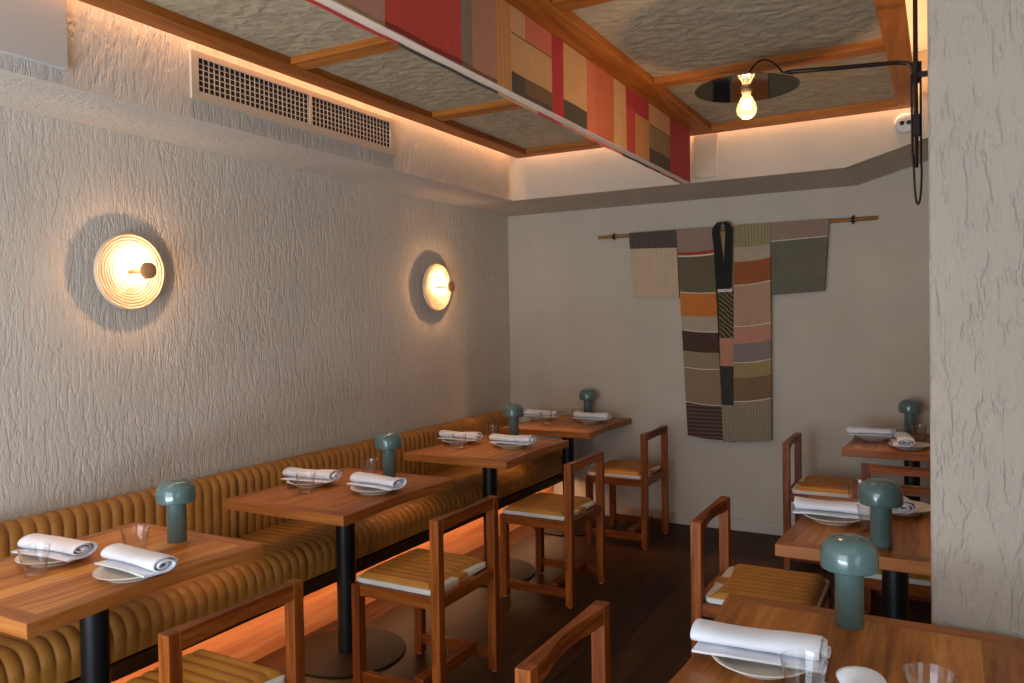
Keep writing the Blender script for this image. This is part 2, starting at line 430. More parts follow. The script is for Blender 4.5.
def vface(x, th, zb, reverse=False):
    mb = MB()
    for (y0, y1, rows) in cols:
        if reverse: rows = [(0, .5, rows[0][2]), (.5, 1, rows[-1][2])]
        for (a, b, m) in rows:
            z0 = zb+(VT-zb)*a; z1 = zb+(VT-zb)*b
            seg = max(1, int((y1-y0)/.05))
            for j in range(seg):
                ya = y0+(y1-y0)*j/seg; yb = y0+(y1-y0)*(j+1)/seg
                w = lambda y, z: .0025*math.sin(y*21)*(VT-z)/.33
                vs = [(x+w(ya,z0),ya,z0),(x+w(yb,z0),yb,z0),(x+w(yb,z1),yb,z1),(x+w(ya,z1),ya,z1),
                      (x+w(ya,z0)-th,ya,z0),(x+w(yb,z0)-th,yb,z0),(x+w(yb,z1)-th,yb,z1),(x+w(ya,z1)-th,ya,z1)]
                mb.add(vs, [(0,1,2,3),(7,6,5,4),(0,4,5,1),(3,2,6,7),(1,5,6,2),(0,3,7,4)], K[m])
    return mb
def fix(o):   # express world coordinates relative to an empty at its location
    o.location = tuple(-c for c in o.parent.location); return o
fix(vface(VX, .004, VB).build('patchwork_side', None, val))
lcols = [(-6.0, -5.4, 'v_coral'), (-5.4, -4.9, 'v_black'), (-4.9, -3.79, 'v_red'), (-3.79, -3.20, 'v_black'), (-3.20, -2.885, 'v_cream'), (-2.885, -2.66, 'v_crimson'), (-2.66, -2.42, 'v_rose'), (-2.42, -1.94, 'v_coral'),
         (-1.94, -1.55, 'v_black'), (-1.55, -1.46, 'v_crimson'), (-1.46, -1.36, 'v_black'), (-1.36, -1.20, 'v_tan'), (-1.20, -1.02, 'v_red'), (-1.02, VE, 'v_cream')]
cols_r = cols; cols = [(a, b, [(0, .5, m), (.5, 1, lcols[(k*5+3) % len(lcols)][2])]) for k, (a, b, m) in enumerate(lcols)]
fix(vface(VL, .004, VB-.012).build('patchwork_side', None, val))
fix(MB().box(VL, VX-.004, q(-6.3), VE, VB-.003, VB+.005).build('liner', K['v_pale'], val))
fix(MB().box(VL-.004, VX, VE, VE+.004, VB, VT).build('end_panel', K['v_pale'], val))

# ------------------------------------------------------------------ air vent and panels on the bulkhead
vent = empty('air_vent', (XL, -2.8, 2.57))
tag(vent, 'long cream egg-crate air vent grille set in the left bulkhead', 'vent')
y0, y1, z0, z1 = -3.478, -2.125, 2.474, 2.678
mb = MB(); e = .038
mb.box(XL, XL+.012, y0, y1, z0, z0+e); mb.box(XL, XL+.012, y0, y1, z1-e*.7, z1)
mb.box(XL, XL+.012, y0, y0+e, z0+e, z1-e*.7); mb.box(XL, XL+.012, y1-e, y1, z0+e, z1-e*.7)
mb.box(XL, XL+.012, -2.795, -2.775, z0+e, z1-e*.7)
fix(mb.build('frame', M['vent_paint'], vent, bevel=.002))
mb = MB()
ny = 46; nz_ = 6
for k in range(1, ny):
    y = y0+e+(y1-y0-2*e)*k/ny; mb.box(XL+.002, XL+.007, y-.0018, y+.0018, z0+e, z1-e*.7)
for k in range(1, nz_):
    z = z0+e+(z1-z0-1.7*e)*k/nz_; mb.box(XL+.0025, XL+.0065, y0+e, y1-e, z-.0018, z+.0018)
fix(mb.build('grille', M['vent_paint'], vent))
fix(MB().box(XL, XL+.0015, y0+e, y1-e, z0+e, z1-e*.7).build('shade_sheet', M['cavity_shade'], vent))  # flat dark sheet painted as the shade inside the grille openings
o = MB().box(XL, XL+.022, -4.75, -4.0, 2.447, 2.70).build('access_panel', M['white_paint'], bevel=.003)
tag(o, 'smooth white rectangular access panel on the left bulkhead at top left corner', 'panel')
o = MB().box(1.775, 1.925, YB-.014, YB, 2.42, 2.695).build('wall_plate', M['vent_paint'], bevel=.003)
tag(o, 'pale square cover plate on the back bulkhead beside the red end of the valance', 'panel')
# twin-eye detector on the back bulkhead at the right
det = empty('smoke_detector', (2.975, YB, 2.607))
tag(det, 'round white detector with two dark eyes on the back bulkhead by the pillar', 'detector')
def rot_lathe(prof, m, c, n=32):
    """lathe pointing towards -y"""
    b = MB(); b.lathe(prof, n, m)
    b.v = [(c[0]+x, c[1]-z, c[2]+y) for x, y, z in b.v]; return b
fix(rot_lathe([(0,0),(.056,0),(.056,.012),(.05,.024),(.036,.03),(0,.031)], M['white_paint'], (2.975, YB, 2.607)).build('housing', None, det, smooth=True))
for dx in (-.017, .017):
    fix(rot_lathe([(0,.028),(.012,.028),(.012,.038),(.008,.041),(0,.041)], M['black_metal'], (2.975+dx, YB, 2.605)).build('eye', None, det, smooth=True))

# ------------------------------------------------------------------ wall sconces
def x_lathe(prof, n=64):
    """lathe about the local x axis: prof (r, x)"""
    b = MB(); b.lathe(prof, n); b.v = [(z, x, y) for x, y, z in b.v]; return b
t = NT('glowing_ribbed_glass')
M['shade'] = t.out(srgb(232, 206, 172), .5)
M['brass'] = NT('satin_brass').out(srgb(196, 148, 98), .45, Metallic=.1)
def sconce(y, z, label):
    r = empty('wall_sconce', (0, y, z))
    tag(r, label, 'wall light', 'ribbed disc sconces on the left wall')
    x_lathe([(0,0),(.045,0),(.045,.025),(.02,.037),(0,.037)]).build('mount', M['brass'], r, smooth=True)
    R = .166; prof = [(0, .046), (R-.03, .047), (R, .052)]
    m = 9; pr = [(R, .056)]
    for k in range(m*8+1):          # concentric steps, shallow dish
        rr = R-(R-.05)*k/(m*8)
        fr_ = (k % 8)/8
        pr.append((rr, .062-.010*(1-rr/R)+.0075*math.sin(fr_*PI)**.6))
    prof = [(r_, x_-.008) for r_, x_ in prof+pr+[(0, .052)]]
    x_lathe(prof, 72).build('reflector', M['shade'], r, smooth=True)
    st = x_lathe([(0,.047),(.011,.047),(.011,.1578),(0,.1578)], 24).build('stem', M['brass'], r, smooth=True)
    x_lathe([(0,.186),(.02,.186),(.033,.180),(.036,.172),(.036,.163),(.033,.158),(0,.158)], 32).build('lamp_head', M['brass'], r, smooth=True)
    # ring of small warm emitters under the lamp head, thrown back on to the dish
    for k in range(6):
        L = bpy.data.lights.new('sconce_light', 'POINT'); L.energy = SC_W/6; L.color = (1, .60, .31); L.shadow_soft_size = .004
        lo = bpy.data.objects.new('sconce_light', L); lo.location = (.152, y+.017*math.cos(k*PI/3), z+.017*math.sin(k*PI/3)); col.objects.link(lo)
    S = bpy.data.lights.new('sconce_spot', 'SPOT'); S.energy = 9; S.color = (1, .80, .60); S.spot_size = math.radians(122); S.spot_blend = .9; S.shadow_soft_size = .02
    so = bpy.data.objects.new('sconce_spot', S); so.location = (.150, y+.0, z+.022); so.rotation_euler = (0, PI/2, 0); col.objects.link(so)
    return r
SC_W = 3.8
sconce(-3.482, 1.781, 'larger nearer round sconce with glowing ribbed disc on left wall')
sconce(-1.125, 1.778, 'farther round glowing sconce on left wall near the back corner')

# ------------------------------------------------------------------ banquette
bq = empty('banquette', (.3, -3.0, 0))
tag(bq, 'long ochre channel-tufted leather banquette running along the left wall', 'bench')
P = .0513
def rib(y): return abs(math.sin(PI*y/P))**.6
def sweep_section(name, path, y0, y1, amp, mat, closed=True):
    """path: list of (x,z,nx,nz,w) w=rib weight"""
    n = max(1, round((y1-y0)/P)); pp = (y1-y0-.006)/n
    ysamp = []
    for k in range(n):
        for j in range(8): ysamp.append((y0+.003+(k+j/8)*pp, abs(math.sin(PI*j/8))**.6))
    ysamp.append((y1-.003, 0))
    mb = MB(); np_ = len(path)
    vs = []
    for (y, r) in ysamp:
        endf = min(1, (min(y-y0, y1-y)+.004)/.03)
        for (x, z, nx, nz, w) in path:
            d = w*(amp*r-amp*.6*(1-endf))
            vs.append((x+nx*d, y, z+nz*d))
    fs = []
    for j in range(len(ysamp)-1):
        for i in range(np_ if closed else np_-1):
            i2 = (i+1) % np_
            fs.append((j*np_+i, j*np_+i2, (j+1)*np_+i2, (j+1)*np_+i))
    fs.append(tuple(range(np_-1,-1,-1))); fs.append(tuple((len(ysamp)-1)*np_+i for i in range(np_)))
    mb.add(vs, fs)
    return fix(mb.build(name, mat, bq, smooth=True))
def arc(cx, cz, r, a0, a1, n=8):
    return [(cx+r*math.cos(a), cz+r*math.sin(a), math.cos(a), math.sin(a), 1) for a in [a0+(a1-a0)*k/n for k in range(n+1)]]
# backrest: front face x=.115, rolled top
rb = .052
back = [(.014, .50, -1, 0, 0)] + [(.115, .50, 1, 0, .3), (.115, .56, 1, 0, 1), (.115, .66, 1, 0, 1)] + arc(.115-rb, .822-rb-.012, rb, 0, PI*.95, 12)
back = back[:-1] + [(.014, .74, -1, 0, 0)]
rs = .075
seat = [(.118, .38, 0, -1, 0), (.118, .498, 0, 1, .6), (.25, .500, 0, 1, 1), (.38, .500, 0, 1, 1)] + arc(.565-rs, .502-rs, rs, PI/2, 0, 8) + [(.5655, .41, 1, 0, .35), (.565, .38, 1, 0, .3), (.56, .35, 1, 0, .25), (.535, .335, 0, -1, 0)]
seams = [-5.95, -4.46, -2.975, -1.45, -.20]
for a, b in zip(seams[:-1], seams[1:]):
    sweep_section('back_cushion', back, a, b, .010, M['leather'])
    sweep_section('seat_cushion', seat, a, b, .0075, M['leather'])
fix(MB().box(.014, .53, -5.95, -.20, .29, .379).build('seat_base', M['kick'], bq))
fix(MB().box(.531, .552, -5.95, -.004, .275, .334).build('fascia', M['kick'], bq, bevel=.002))
fix(MB().box(.36, .385, -5.95, -.004, 0, .289).build('plinth', M['plinth'], bq))
led = fix(MB().box(.49, .502, -5.9, -.03, .2845, .289).build('led_strip', NT('led_strip').out((1,.4,.12,1), .5), bq))
led.active_material.node_tree.nodes['Principled BSDF'].inputs['Emission Color'].default_value = (1, .30, .09, 1)
led.active_material.node_tree.nodes['Principled BSDF'].inputs['Emission Strength'].default_value = 3
ledge = empty('corner_ledge', (.28, -.1, .29))
tag(ledge, 'low end ledge with a pale top at the back corner end of the banquette', 'ledge')
fix(MB().box(.002, .56, -.197, -.002, .335, .597).build('body', M['leather'], ledge, bevel=.006))
fix(MB().box(.002, .572, -.199, -.002, .598, .622).build('ledge_top', M['white_paint'], ledge, bevel=.004))

# ------------------------------------------------------------------ chairs (front towards local +x)
def build_chair(label):
    r = empty('dining_chair'); tag(r, label, 'chair', 'timber dining chairs with ochre seat pads')
    h = .0205
    def leg(x, y, top):
        o = MB().box(x-h, x+h, y-h, y+h, .006, top).build('leg', M['chair_z'], r, bevel=.003)
        MB().lathe([(0,0),(.012,0),(.013,.004),(.013,.0062),(0,.0062)], 16, c=(x, y, 0)).build('glide', M['glide'], o, smooth=True)
    for y in (-.215, .215): leg(-.20, y, .77); leg(.20, y, .46)
    for y in (-.215, .215):
        MB().box(-.181, .181, y-.014, y+.014, .413, .4599).build('side_rail', M['chair_x'], r, bevel=.002)
        MB().box(-.181, .181, y-.012, y+.012, .052, .098).build('stretcher', M['chair_x'], r, bevel=.002)
    MB().box(-.214, -.188, -.196, .196, .413, .4599).build('back_rail', M['chair_y'], r, bevel=.002)
    MB().box(.188, .214, -.196, .196, .413, .4599).build('front_rail', M['chair_y'], r, bevel=.002)
    MB().box(-.115, -.072, -.2025, .2025, .066, .116).build('crossbar', M['chair_y'], r, bevel=.002)
    # top rail, scooped on the sitter's side
    mb = MB(); N = 20; vs = []
    for k in range(N+1):
        u = k/N; y = -.196+.392*u
        s_ = math.sin(PI*min(1, max(0, (u-.08)/.84)))**1.2
        xb = -.219; xf = -.182-.016*s_; zb = .722+.004*s_
        vs += [(xb, y, zb), (xf, y, zb), (xf, y, .7695), (xb, y, .7695)]
    fs = [(0,3,2,1), (4*N,4*N+1,4*N+2,4*N+3)]
    for k in range(N):
        for i in range(4):
            i2 = (i+1) % 4; fs.append((4*k+i, 4*k+i2, 4*k+4+i2, 4*k+4+i))
    mb.add(vs, fs); mb.build('top_rail', M['chair_y'], r, smooth=True)
    # white board under the cushion (notched round the back posts)
    def rr(x0, x1, y0, y1, rad, n=5):
        pts = []
        for cx, cy, a in ((x1-rad, y1-rad, 0), (x0+rad, y1-rad, PI/2), (x0+rad, y0+rad, PI), (x1-rad, y0+rad, 1.5*PI)):
            pts += [(cx+rad*math.cos(a+PI/2*k/n), cy+rad*math.sin(a+PI/2*k/n)) for k in range(n+1)]
        return pts
    MB().prism(rr(-.178, .222, -.212, .212, .03), .4602, .481).build('seat_board', M['felt'], r, bevel=.004)
    # ribbed leather cushion
    mb = MB(); nr = 9
    def fn(u, v):
        y = -.205+.41*v
        xr = -.143-.018*abs(2*v-1)**3; xf = .214-.02*abs(2*v-1)**8
        x = xr+(xf-xr)*u
        e_ = min(1, min(u, 1-u)*14, min(v, 1-v)*20)**.5
        z = .4815+.012*e_+.009*e_*abs(math.sin(PI*nr*v))**.6
        return (x, y, z)
    mb.grid(fn, 30, 96)
    c = mb.build('cushion', M['seat_leather'], r, smooth=True)
    mb = MB()
    mb.box(-.178, -.13, -.035, .035, .4812, .4855); mb.box(-.183, -.178, -.035, .035, .461, .4855)
    mb.build('strap', M['seat_leather'], c)
    return r
chair0 = build_chair('x')
chairs = [
 ((1.415-.2, -2.945+.005), PI, 'timber chair at aisle side of second left table, seat fully seen with white pad edge'),
 ((1.403-.2, -1.683), PI, 'timber chair at third left table, its four legs all visible on dark floor'),
 ((1.41-.2, -.506), PI, 'farthest left timber chair standing against the back wall'),
 ((1.435-.2, -4.155), PI, 'nearest left timber chair, only backrest and seat visible at bottom edge'),
 ((2.329+.2, -2.53), 0, 'timber chair in right row whose ribbed ochre cushion shows beyond the nearest right table'),
 ((2.315+.2, -.507), 0, 'far right timber chair against the back wall casting a shadow on it'),
 ((2.33+.2, -3.916), 0, 'timber chair backrest rising from bottom centre of the photo'),
 ((2.80+.215, -1.07), PI/2, 'timber chair with its back to us, facing the farthest right table'),
 ((2.80+.215, -1.955), -PI/2, 'timber chair tucked under far end of middle right table, hidden behind green lamp'),
]
for i, ((x, y), rz, lb) in enumerate(chairs):
    o = chair0 if i == 0 else copy_tree(chair0)
    o.location = (x, y, 0); o.rotation_euler.z = rz; o['label'] = lb

# ------------------------------------------------------------------ tables
ZT = .77
def build_table(L=.815, W=.695):
    r = empty('dining_table'); tag(r, 'x', 'table', 'square-edged timber tables on black pedestals')
    def outline(z, ins=0):
        pts = []; N = 24; hw = W/2-ins; hl = L/2-ins
        sc = lambda u: .022*math.sin(PI*u)**2
        for k in range(N): u = k/N; pts.append((hw-sc(u), -hl+2*hl*u))
        for k in range(N): u = k/N; pts.append((hw-2*hw*u, hl))
        for k in range(N): u = k/N; pts.append((-hw+sc(u), hl-2*hl*u))
        for k in range(N): u = k/N; pts.append((-hw+2*hw*u, -hl))
        return pts
    inn = .055
    o0 = outline(0); o1 = outline(0, inn); n = len(o0)
    mb = MB()
    vs = [(x,y,ZT) for x,y in o0]+[(x,y,ZT) for x,y in o1]+[(x,y,ZT-.042) for x,y in o0]
    N = 24
    fx_, fy_ = [], []
    for i in range(n):
        j = (i+1) % n; side = i//N
        (fy_ if side in (0, 2) else fx_).append((i, j, n+j, n+i))
        (fy_ if side in (0, 2) else fx_).append((i, 2*n+i, 2*n+j, j))
    mb.add(vs, fy_, M['table_edge_y']); mb.add(vs, fx_, M['table_edge_x'])
    mb.add([(x,y,ZT) for x,y in o1], [tuple(range(n))], M['table_wood'])
    mb.add([(x,y,ZT-.042) for x,y in o0], [tuple(range(n-1,-1,-1))], M['table_wood'])
    mb.build('tabletop', None, r, bevel=.003)
    MB().box(-.16, .16, -.16, .16, ZT-.05, ZT-.0425).build('mounting_plate', M['black_metal'], r, bevel=.002)
    MB().lathe([(0,.0125),(.044,.0125),(.044,ZT-.0505),(0,ZT-.0505)], 40).build('column', M['black_metal'], r, smooth=True)
    MB().lathe([(0,0),(.265,0),(.27,.004),(.268,.009),(.2,.012),(0,.012)], 64).build('base_disc', M['base_metal'], r, smooth=True)
    return r
tab0 = build_table()
tables = [
 (.70, -4.10, 'nearest left timber table, cropped by the left edge of the photo'),
 (.704, -2.872, 'second timber table along the banquette, its underside disc base visible on the floor'),
 (.722, -1.575, 'third timber table along the banquette, between two farther green lamps'),
 (.715, -.425, 'farthest timber table at the banquette end, against the back wall'),
 (2.97, -3.875, 'nearest right timber table in the bottom right corner touching the pillar'),
 (2.995, -2.52, 'middle right timber table partly hidden behind the plaster pillar'),
 (2.985, -.435, 'farthest right timber table against the back wall beside the pillar'),
]
for i, (x, y, lb) in enumerate(tables):
    o = tab0 if i == 0 else copy_tree(tab0)
    o.location = (x, y, 0); o['label'] = lb

# ------------------------------------------------------------------ things on the tables
ZP = ZT+.0004
def build_lamp():
    r = empty('table_lamp'); tag(r, 'x', 'lamp', 'green mushroom-shaped cordless lamps')
    MB().lathe([(0,0),(.032,0),(.034,.003),(.034,.157),(0,.157)], 48).build('stem', M['green'], r, smooth=True)
    prof = [(.041,.145),(.064,.143),(.0672,.146),(.0678,.152),(.0678,.164)]
    prof += [(.0678*max(0, math.cos(a))**.7, .166+.060*math.sin(a)**.8) for a in [PI/2*k/16 for k in range(1, 17)]]
    prof[-1] = (0, .226)
    prof = [(0,.158),(.041,.158)]+prof
    d = MB().lathe(prof, 64).build('lamp_shade', M['green'], r, smooth=True)
    MB().lathe([(0,.2262),(.006,.2262),(.006,.2272),(0,.2275)], 20).build('touch_button', M['green_dark'], d, smooth=True)
    return r
lamp0 = build_lamp()
lamps = [
 (.742, -3.81, 'green mushroom lamp on the nearest left table'),
 (.722, -2.56, 'green mushroom lamp on the second left table beside the banquette'),
 (.70, -1.225, 'green mushroom lamp on the third left table in front of the corner'),
 (.745, -.11, 'small green mushroom lamp on farthest left table against the back wall'),
 (2.944, -3.565, 'large green mushroom lamp on the nearest right table'),
 (2.968, -2.81, 'green mushroom lamp on the middle right table, before the folded napkin'),
 (2.967, -.12, 'green mushroom lamp on the farthest right table next to the pillar'),
]
for i, (x, y, lb) in enumerate(lamps):
    o = lamp0 if i == 0 else copy_tree(lamp0)
    o.location = (x, y, ZP); o['label'] = lb; o.rotation_euler.z = i*.7

def build_plate():
    prof = [(0,.003),(.06,.003),(.062,0),(.068,0),(.07,.004),(.096,.016),(.106,.021),(.109,.0225),(.1085,.0245),(.104,.0245),(.09,.0155),(.07,.008),(0,.007)]
    return MB().lathe(prof, 56).build('side_plate', M['plate'], smooth=True)
plate0 = build_plate()
def build_napkin(seed, L=.27, name='napkin'):
    rnd = random.Random(seed); ph = [rnd.uniform(0, 6) for _ in range(6)]
    T = 80; NV = 30; th = .0055
    def path(s, v):
        # s 0..1 from the outer tail to the inner end of the roll
        sag = 0
        if s < .22:           # flap lying out on the plate
            k = s/.22; x = .064-.064*k; z = .0045+.002*math.sin(k*3+ph[0]); nx, nz = 0, 1
            return x-.0, z
        k = (s-.22)/.78; turns = 2.7; a = -PI/2-k*turns*2*PI
        a_ = .050*(1-.84*k); b_ = (.0225+.003*math.sin(v*5+ph[0]))*(1-.88*k)
        return a_*math.cos(a), .0045+.0215+b_*math.sin(a)
    mb = MB(); vs = []
    for j in range(NV+1):
        v = j/NV
        for i in range(T+1):
            s = i/T
            x, z = path(s, v)
            tw = .009*math.sin(v*3.1+ph[1])
            wob = .0024*math.sin(v*9+ph[2]+s*5)+.0012*math.sin(v*23+ph[3]+s*9)
            squeeze = 1-.10*math.sin(v*PI)*.6
            y = -L/2+L*v+.012*(s-.5)*math.sin(ph[4])+(.010*(s > .3)*math.sin(s*7+ph[5]) if v in (0, 1) else 0)
            vs.append((x+tw+wob, y, max(.0025, z*squeeze+wob*.6)))
    fs = [(j*(T+1)+i, j*(T+1)+i+1, (j+1)*(T+1)+i+1, (j+1)*(T+1)+i) for j in range(NV) for i in range(T)]
    mb.add(vs, fs)
    o = mb.build(name, M['napkin'], smooth=True)
    so = o.modifiers.new('solid', 'SOLIDIFY'); so.thickness = th; so.offset = 0
    return o
nap = [build_napkin(3), build_napkin(11), build_napkin(29)]
def build_glass():
    prof = [(0,0),(.028,0),(.031,.003),(.045,.087),(.0456,.0895),(.0448,.0905),(.0437,.0895),(.0435,.087),(.0296,.010),(.027,.0075),(0,.007)]
    return MB().lathe(prof, 40).build('tumbler', M['glass'], smooth=True)
glass0 = build_glass()
used = {}
def place(proto, key, loc, rz, label, cat, group):
    o = proto if key not in used else proto.copy()
    if key in used: col.objects.link(o)
    used[key] = 1
    o.location = loc; o.rotation_euler = (0, 0, rz)
    tag(o, label, cat, group); return o
# (plate x, plate y, napkin dx, dy, rz, which table words)
settings = [
 (.565, -4.15, 0, .01, PI/2+.10, 'nearest left table, wall side', 'on the wall side of nearest left table, cropped glass before it', 0),
 (.945, -4.13, .0, .02, PI/2-.05, 'nearest left table, aisle side', 'at the aisle side of nearest left table', 1),
 (.50, -2.88, 0, .015, PI/2+.04, 'second left table, wall side', 'wall side of second left table', 2),
 (.88, -2.87, .0, .02, PI/2-.08, 'second left table, aisle side', 'aisle side of second left table', 0),
 (.48, -1.54, 0, .015, PI/2+.03, 'third left table, wall side', 'wall side of third left table', 1),
 (.86, -1.54, .0, .02, PI/2-.03, 'third left table, aisle side', 'aisle side of third left table', 2),
 (.45, -.33, .0, .015, PI/2, 'farthest left table, wall side', 'wall side of farthest left table', 0),
 (.86, -.33, 0, .02, PI/2, 'farthest left table, aisle side', 'aisle side of farthest left table', 1),
 (2.795, -3.895, -.005, .015, PI/2-.0, 'nearest right table, aisle side', 'aisle side of nearest right table, big in the foreground', 2),
 (3.03, -4.105, 0, .0, .25, 'nearest right table, bottom edge of photo', 'cut off by the bottom edge on nearest right table', 0),
 (2.79, -2.53, -.005, .015, PI/2+.03, 'middle right table, aisle side', 'aisle side of middle right table, before the green lamp', 1),
 (3.01, -2.27, -.03, -.02, .25, 'middle right table, far end', 'far end of middle right table, partly behind the green lamp', 2),
 (2.775, -.40, -.01, .01, PI/2+.03, 'farthest right table, aisle side', 'aisle side of farthest right table', 0),
 (2.98, -.66, -.03, -.01, .12, 'farthest right table, near end', 'near end of farthest right table, seen end-on', 1),
]
for k, (x, y, dx, dy, rz, w1, w2, which) in enumerate(settings):
    place(plate0, 'plate', (x, y, ZP), 0, 'cream side plate under rolled napkin on '+w1, 'plate', 'side plates with napkins')
    place(nap[which], 'nap%d' % which, (x+dx, y+dy, ZP+.0240), rz-PI, 'white rolled cloth napkin '+w2, 'napkin', 'rolled white napkins')
glasses = [
 (.66, -4.265, 'clear tumbler in front of the leftmost napkin on nearest left table'),
 (.757, -3.985, 'clear tumbler beside the green lamp on nearest left table'),
 (.605, -3.02, 'clear tumbler in front of wall-side napkin on second left table'),
 (.66, -2.64, 'clear tumbler beside the green lamp on second left table'),
 (.60, -1.72, 'clear tumbler in front of wall-side napkin on third left table'),
 (.60, -1.34, 'clear tumbler beside the green lamp on third left table'),
 (.60, -.55, 'clear tumbler in front of wall-side napkin on farthest left table'),
 (.70, -.22, 'clear tumbler before the small lamp on farthest left table'),
 (2.905, -4.03, 'clear tumbler overlapping the foreground napkin on nearest right table'),
 (3.125, -3.985, 'clear tumbler at the bottom edge of photo on nearest right table'),
 (2.922, -2.625, 'clear tumbler left of the lamp on middle right table'),
 (2.845, -2.20, 'clear tumbler mostly hidden behind lamp at far end of middle right table'),
 (2.915, -.47, 'clear tumbler at the end of aisle-side napkin on farthest right table'),
 (3.02, -.32, 'clear tumbler beside the pillar edge on farthest right table'),
]
for x, y, lb in glasses: place(glass0, 'glass', (x, y, ZP), 0, lb, 'glass', 'short clear tumblers')

# ------------------------------------------------------------------ kimono on the back wall
pole = empty('bamboo_pole', (1.8, -.035, 2.165)); tag(pole, 'thin bamboo pole on the back wall carrying the patchwork robe', 'pole')
fix(MB().tube([(.819, -.035, 2.163), (2.779, -.035, 2.168)], .0125, 14).build('rod', M['pole'], pole, smooth=True))
for x, z in ((.95, 2.1635), (2.635, 2.167)):
    mb = MB(); mb.tube([(x-.012, -.035, z), (x+.012, -.035, z)], .0165, 14); mb.box(x-.008, x+.008, -.035, 0, z+.006, z+.014); mb.tube([(x, -.035, z-.028), (x, -.035, z+.028)], .006, 8)
    fix(mb.build('bracket', M['black_metal'], pole, smooth=True))
robe = empty('kimono', (1.8, -.03, 2.16)); tag(robe, 'long patchwork kimono robe in muted woven fabrics spread on the bamboo pole', 'robe')
def kpanel(name, xl, xr, rows, yf=-.052, ybk=-.012, bot_sag=0.0, wav=.004, ph=0):
    """xl,xr: functions of z; rows: list of (ztop_left, ztop_right, zbot_left, zbot_right, material); front and back layers with wrap edges"""
    mb = MB(); NX = 14
    for (tl, tr, bl, br, m) in rows:
        nz = max(1, int(abs(tl-bl)/.05))
        def fn(u, v, lay):
            zt = tl+(tr-tl)*u; zb = bl+(br-bl)*u-bot_sag*math.sin(PI*u)*.5
            ztt = zt-bot_sag*math.sin(PI*u)*.5*(0 if tl > 2.1 else 1)
            z = ztt+(zb-ztt)*v
            x = xl(z)+(xr(z)-xl(z))*u
            dep = min(1, (2.17-z)/.5)
            w = wav*dep*math.sin(u*7+ph+z*1.3)
            return (x, lay+w, z)
        for lay in (yf, ybk):
            mb.grid(lambda u, v: fn(u, v, lay), NX, nz, K[m])
        # edges joining front and back
        mb.grid(lambda u, v: tuple(a+(b-a)*u for a, b in zip(fn(0, v, yf), fn(0, v, ybk))), 1, nz, K[m])
        mb.grid(lambda u, v: tuple(a+(b-a)*u for a, b in zip(fn(1, v, yf), fn(1, v, ybk))), 1, nz, K[m])
    tl, tr, bl, br, m = rows[0]
    mb.grid(lambda u, v: tuple(a+(b-a)*v for a, b in zip(fn0(xl, xr, tl, tr, u, yf), fn0(xl, xr, tl, tr, u, ybk))), NX, 1, K[m])
    return fix(mb.build(name, None, robe, smooth=True))
def fn0(xl, xr, tl, tr, u, lay):
    z = tl+(tr-tl)*u; return (xl(z)+(xr(z)-xl(z))*u, lay, z)
lin = lambda x0, x1, z0=2.17, z1=.65: (lambda z: x0+(x1-x0)*(z0-z)/(z0-z1))
TP = 2.181
kpanel('sleeve', lin(1.076, 1.104, 2.17, 1.70), lin(1.441, 1.458, 2.17, 1.68), [
  (TP, TP, 2.062, 2.050, 'charcoal'), (2.062, 2.050, 1.698, 1.682, 'cream')], ph=1)
kpanel('sleeve', lin(2.111, 2.113, 2.17, 1.68), lin(2.486, 2.455, 2.17, 1.70), [
  (TP, TP, 2.058, 2.071, 'mauve'), (2.058, 2.071, 2.052, 2.065, 'white'), (2.052, 2.065, 1.684, 1.702, 'slate')], ph=3)
XLl = lin(1.444, 1.510); XLr = lin(1.712, 1.768)
kpanel('front_panel', XLl, XLr, [
  (TP, TP, 2.015, 2.022, 'mauve'), (2.015, 2.022, 1.992, 1.996, 'brick'), (1.992, 1.996, 1.982, 1.984, 'white'),
  (1.982, 1.984, 1.727, 1.715, 'olive'), (1.727, 1.715, 1.721, 1.709, 'white'), (1.721, 1.709, 1.553, 1.540, 'orange'),
  (1.553, 1.540, 1.450, 1.431, 'sand'), (1.450, 1.431, 1.444, 1.425, 'white'), (1.444, 1.425, 1.295, 1.280, 'umber'),
  (1.295, 1.280, 1.176, 1.163, 'khaki'), (1.176, 1.163, 1.170, 1.157, 'white'), (1.170, 1.157, 0.923, 0.903, 'taupe'),
  (0.923, 0.903, 0.917, 0.897, 'white'), (0.917, 0.897, .672, .652, 'check')], yf=-.054, bot_sag=.012, ph=0)
XRl = lin(1.862, 1.842); XRr = lin(2.110, 2.100)
kpanel('front_panel', XRl, XRr, [
  (TP, TP, 2.030, 2.040, 'gold'), (2.030, 2.040, 1.925, 1.945, 'sand'), (1.925, 1.945, 1.761, 1.788, 'rust'),
  (1.761, 1.788, 1.756, 1.782, 'white'), (1.756, 1.782, 1.470, 1.496, 'pinkish'), (1.470, 1.496, 1.464, 1.490, 'white'),
  (1.464, 1.490, 1.345, 1.372, 'salmon'), (1.345, 1.372, 1.212, 1.242, 'greymix'), (1.212, 1.242, 1.207, 1.236, 'white'),
  (1.207, 1.236, 1.105, 1.130, 'ochre'), (1.105, 1.130, 0.937, 0.969, 'brown'), (0.937, 0.969, 0.931, 0.963, 'white'),
  (0.931, 0.963, .650, .670, 'greige')], yf=-.056, bot_sag=.016, ph=2)
kpanel('overlap_panel', lin(1.742, 1.766, 1.70, .65), lin(1.854, 1.846, 1.70, .65), [
  (1.715, 1.722, 1.385, 1.385, 'tiger'), (1.385, 1.385, 1.185, 1.185, 'salmon'), (1.185, 1.185, .905, .905, 'darkgrey'),
  (.905, .905, .640, .640, 'greige')], yf=-.050, ph=4)
fix(MB().box(1.742, 1.845, -.062, -.05, 1.714, 1.745, ).build('waist_tie', K['white'], robe, bevel=.002))
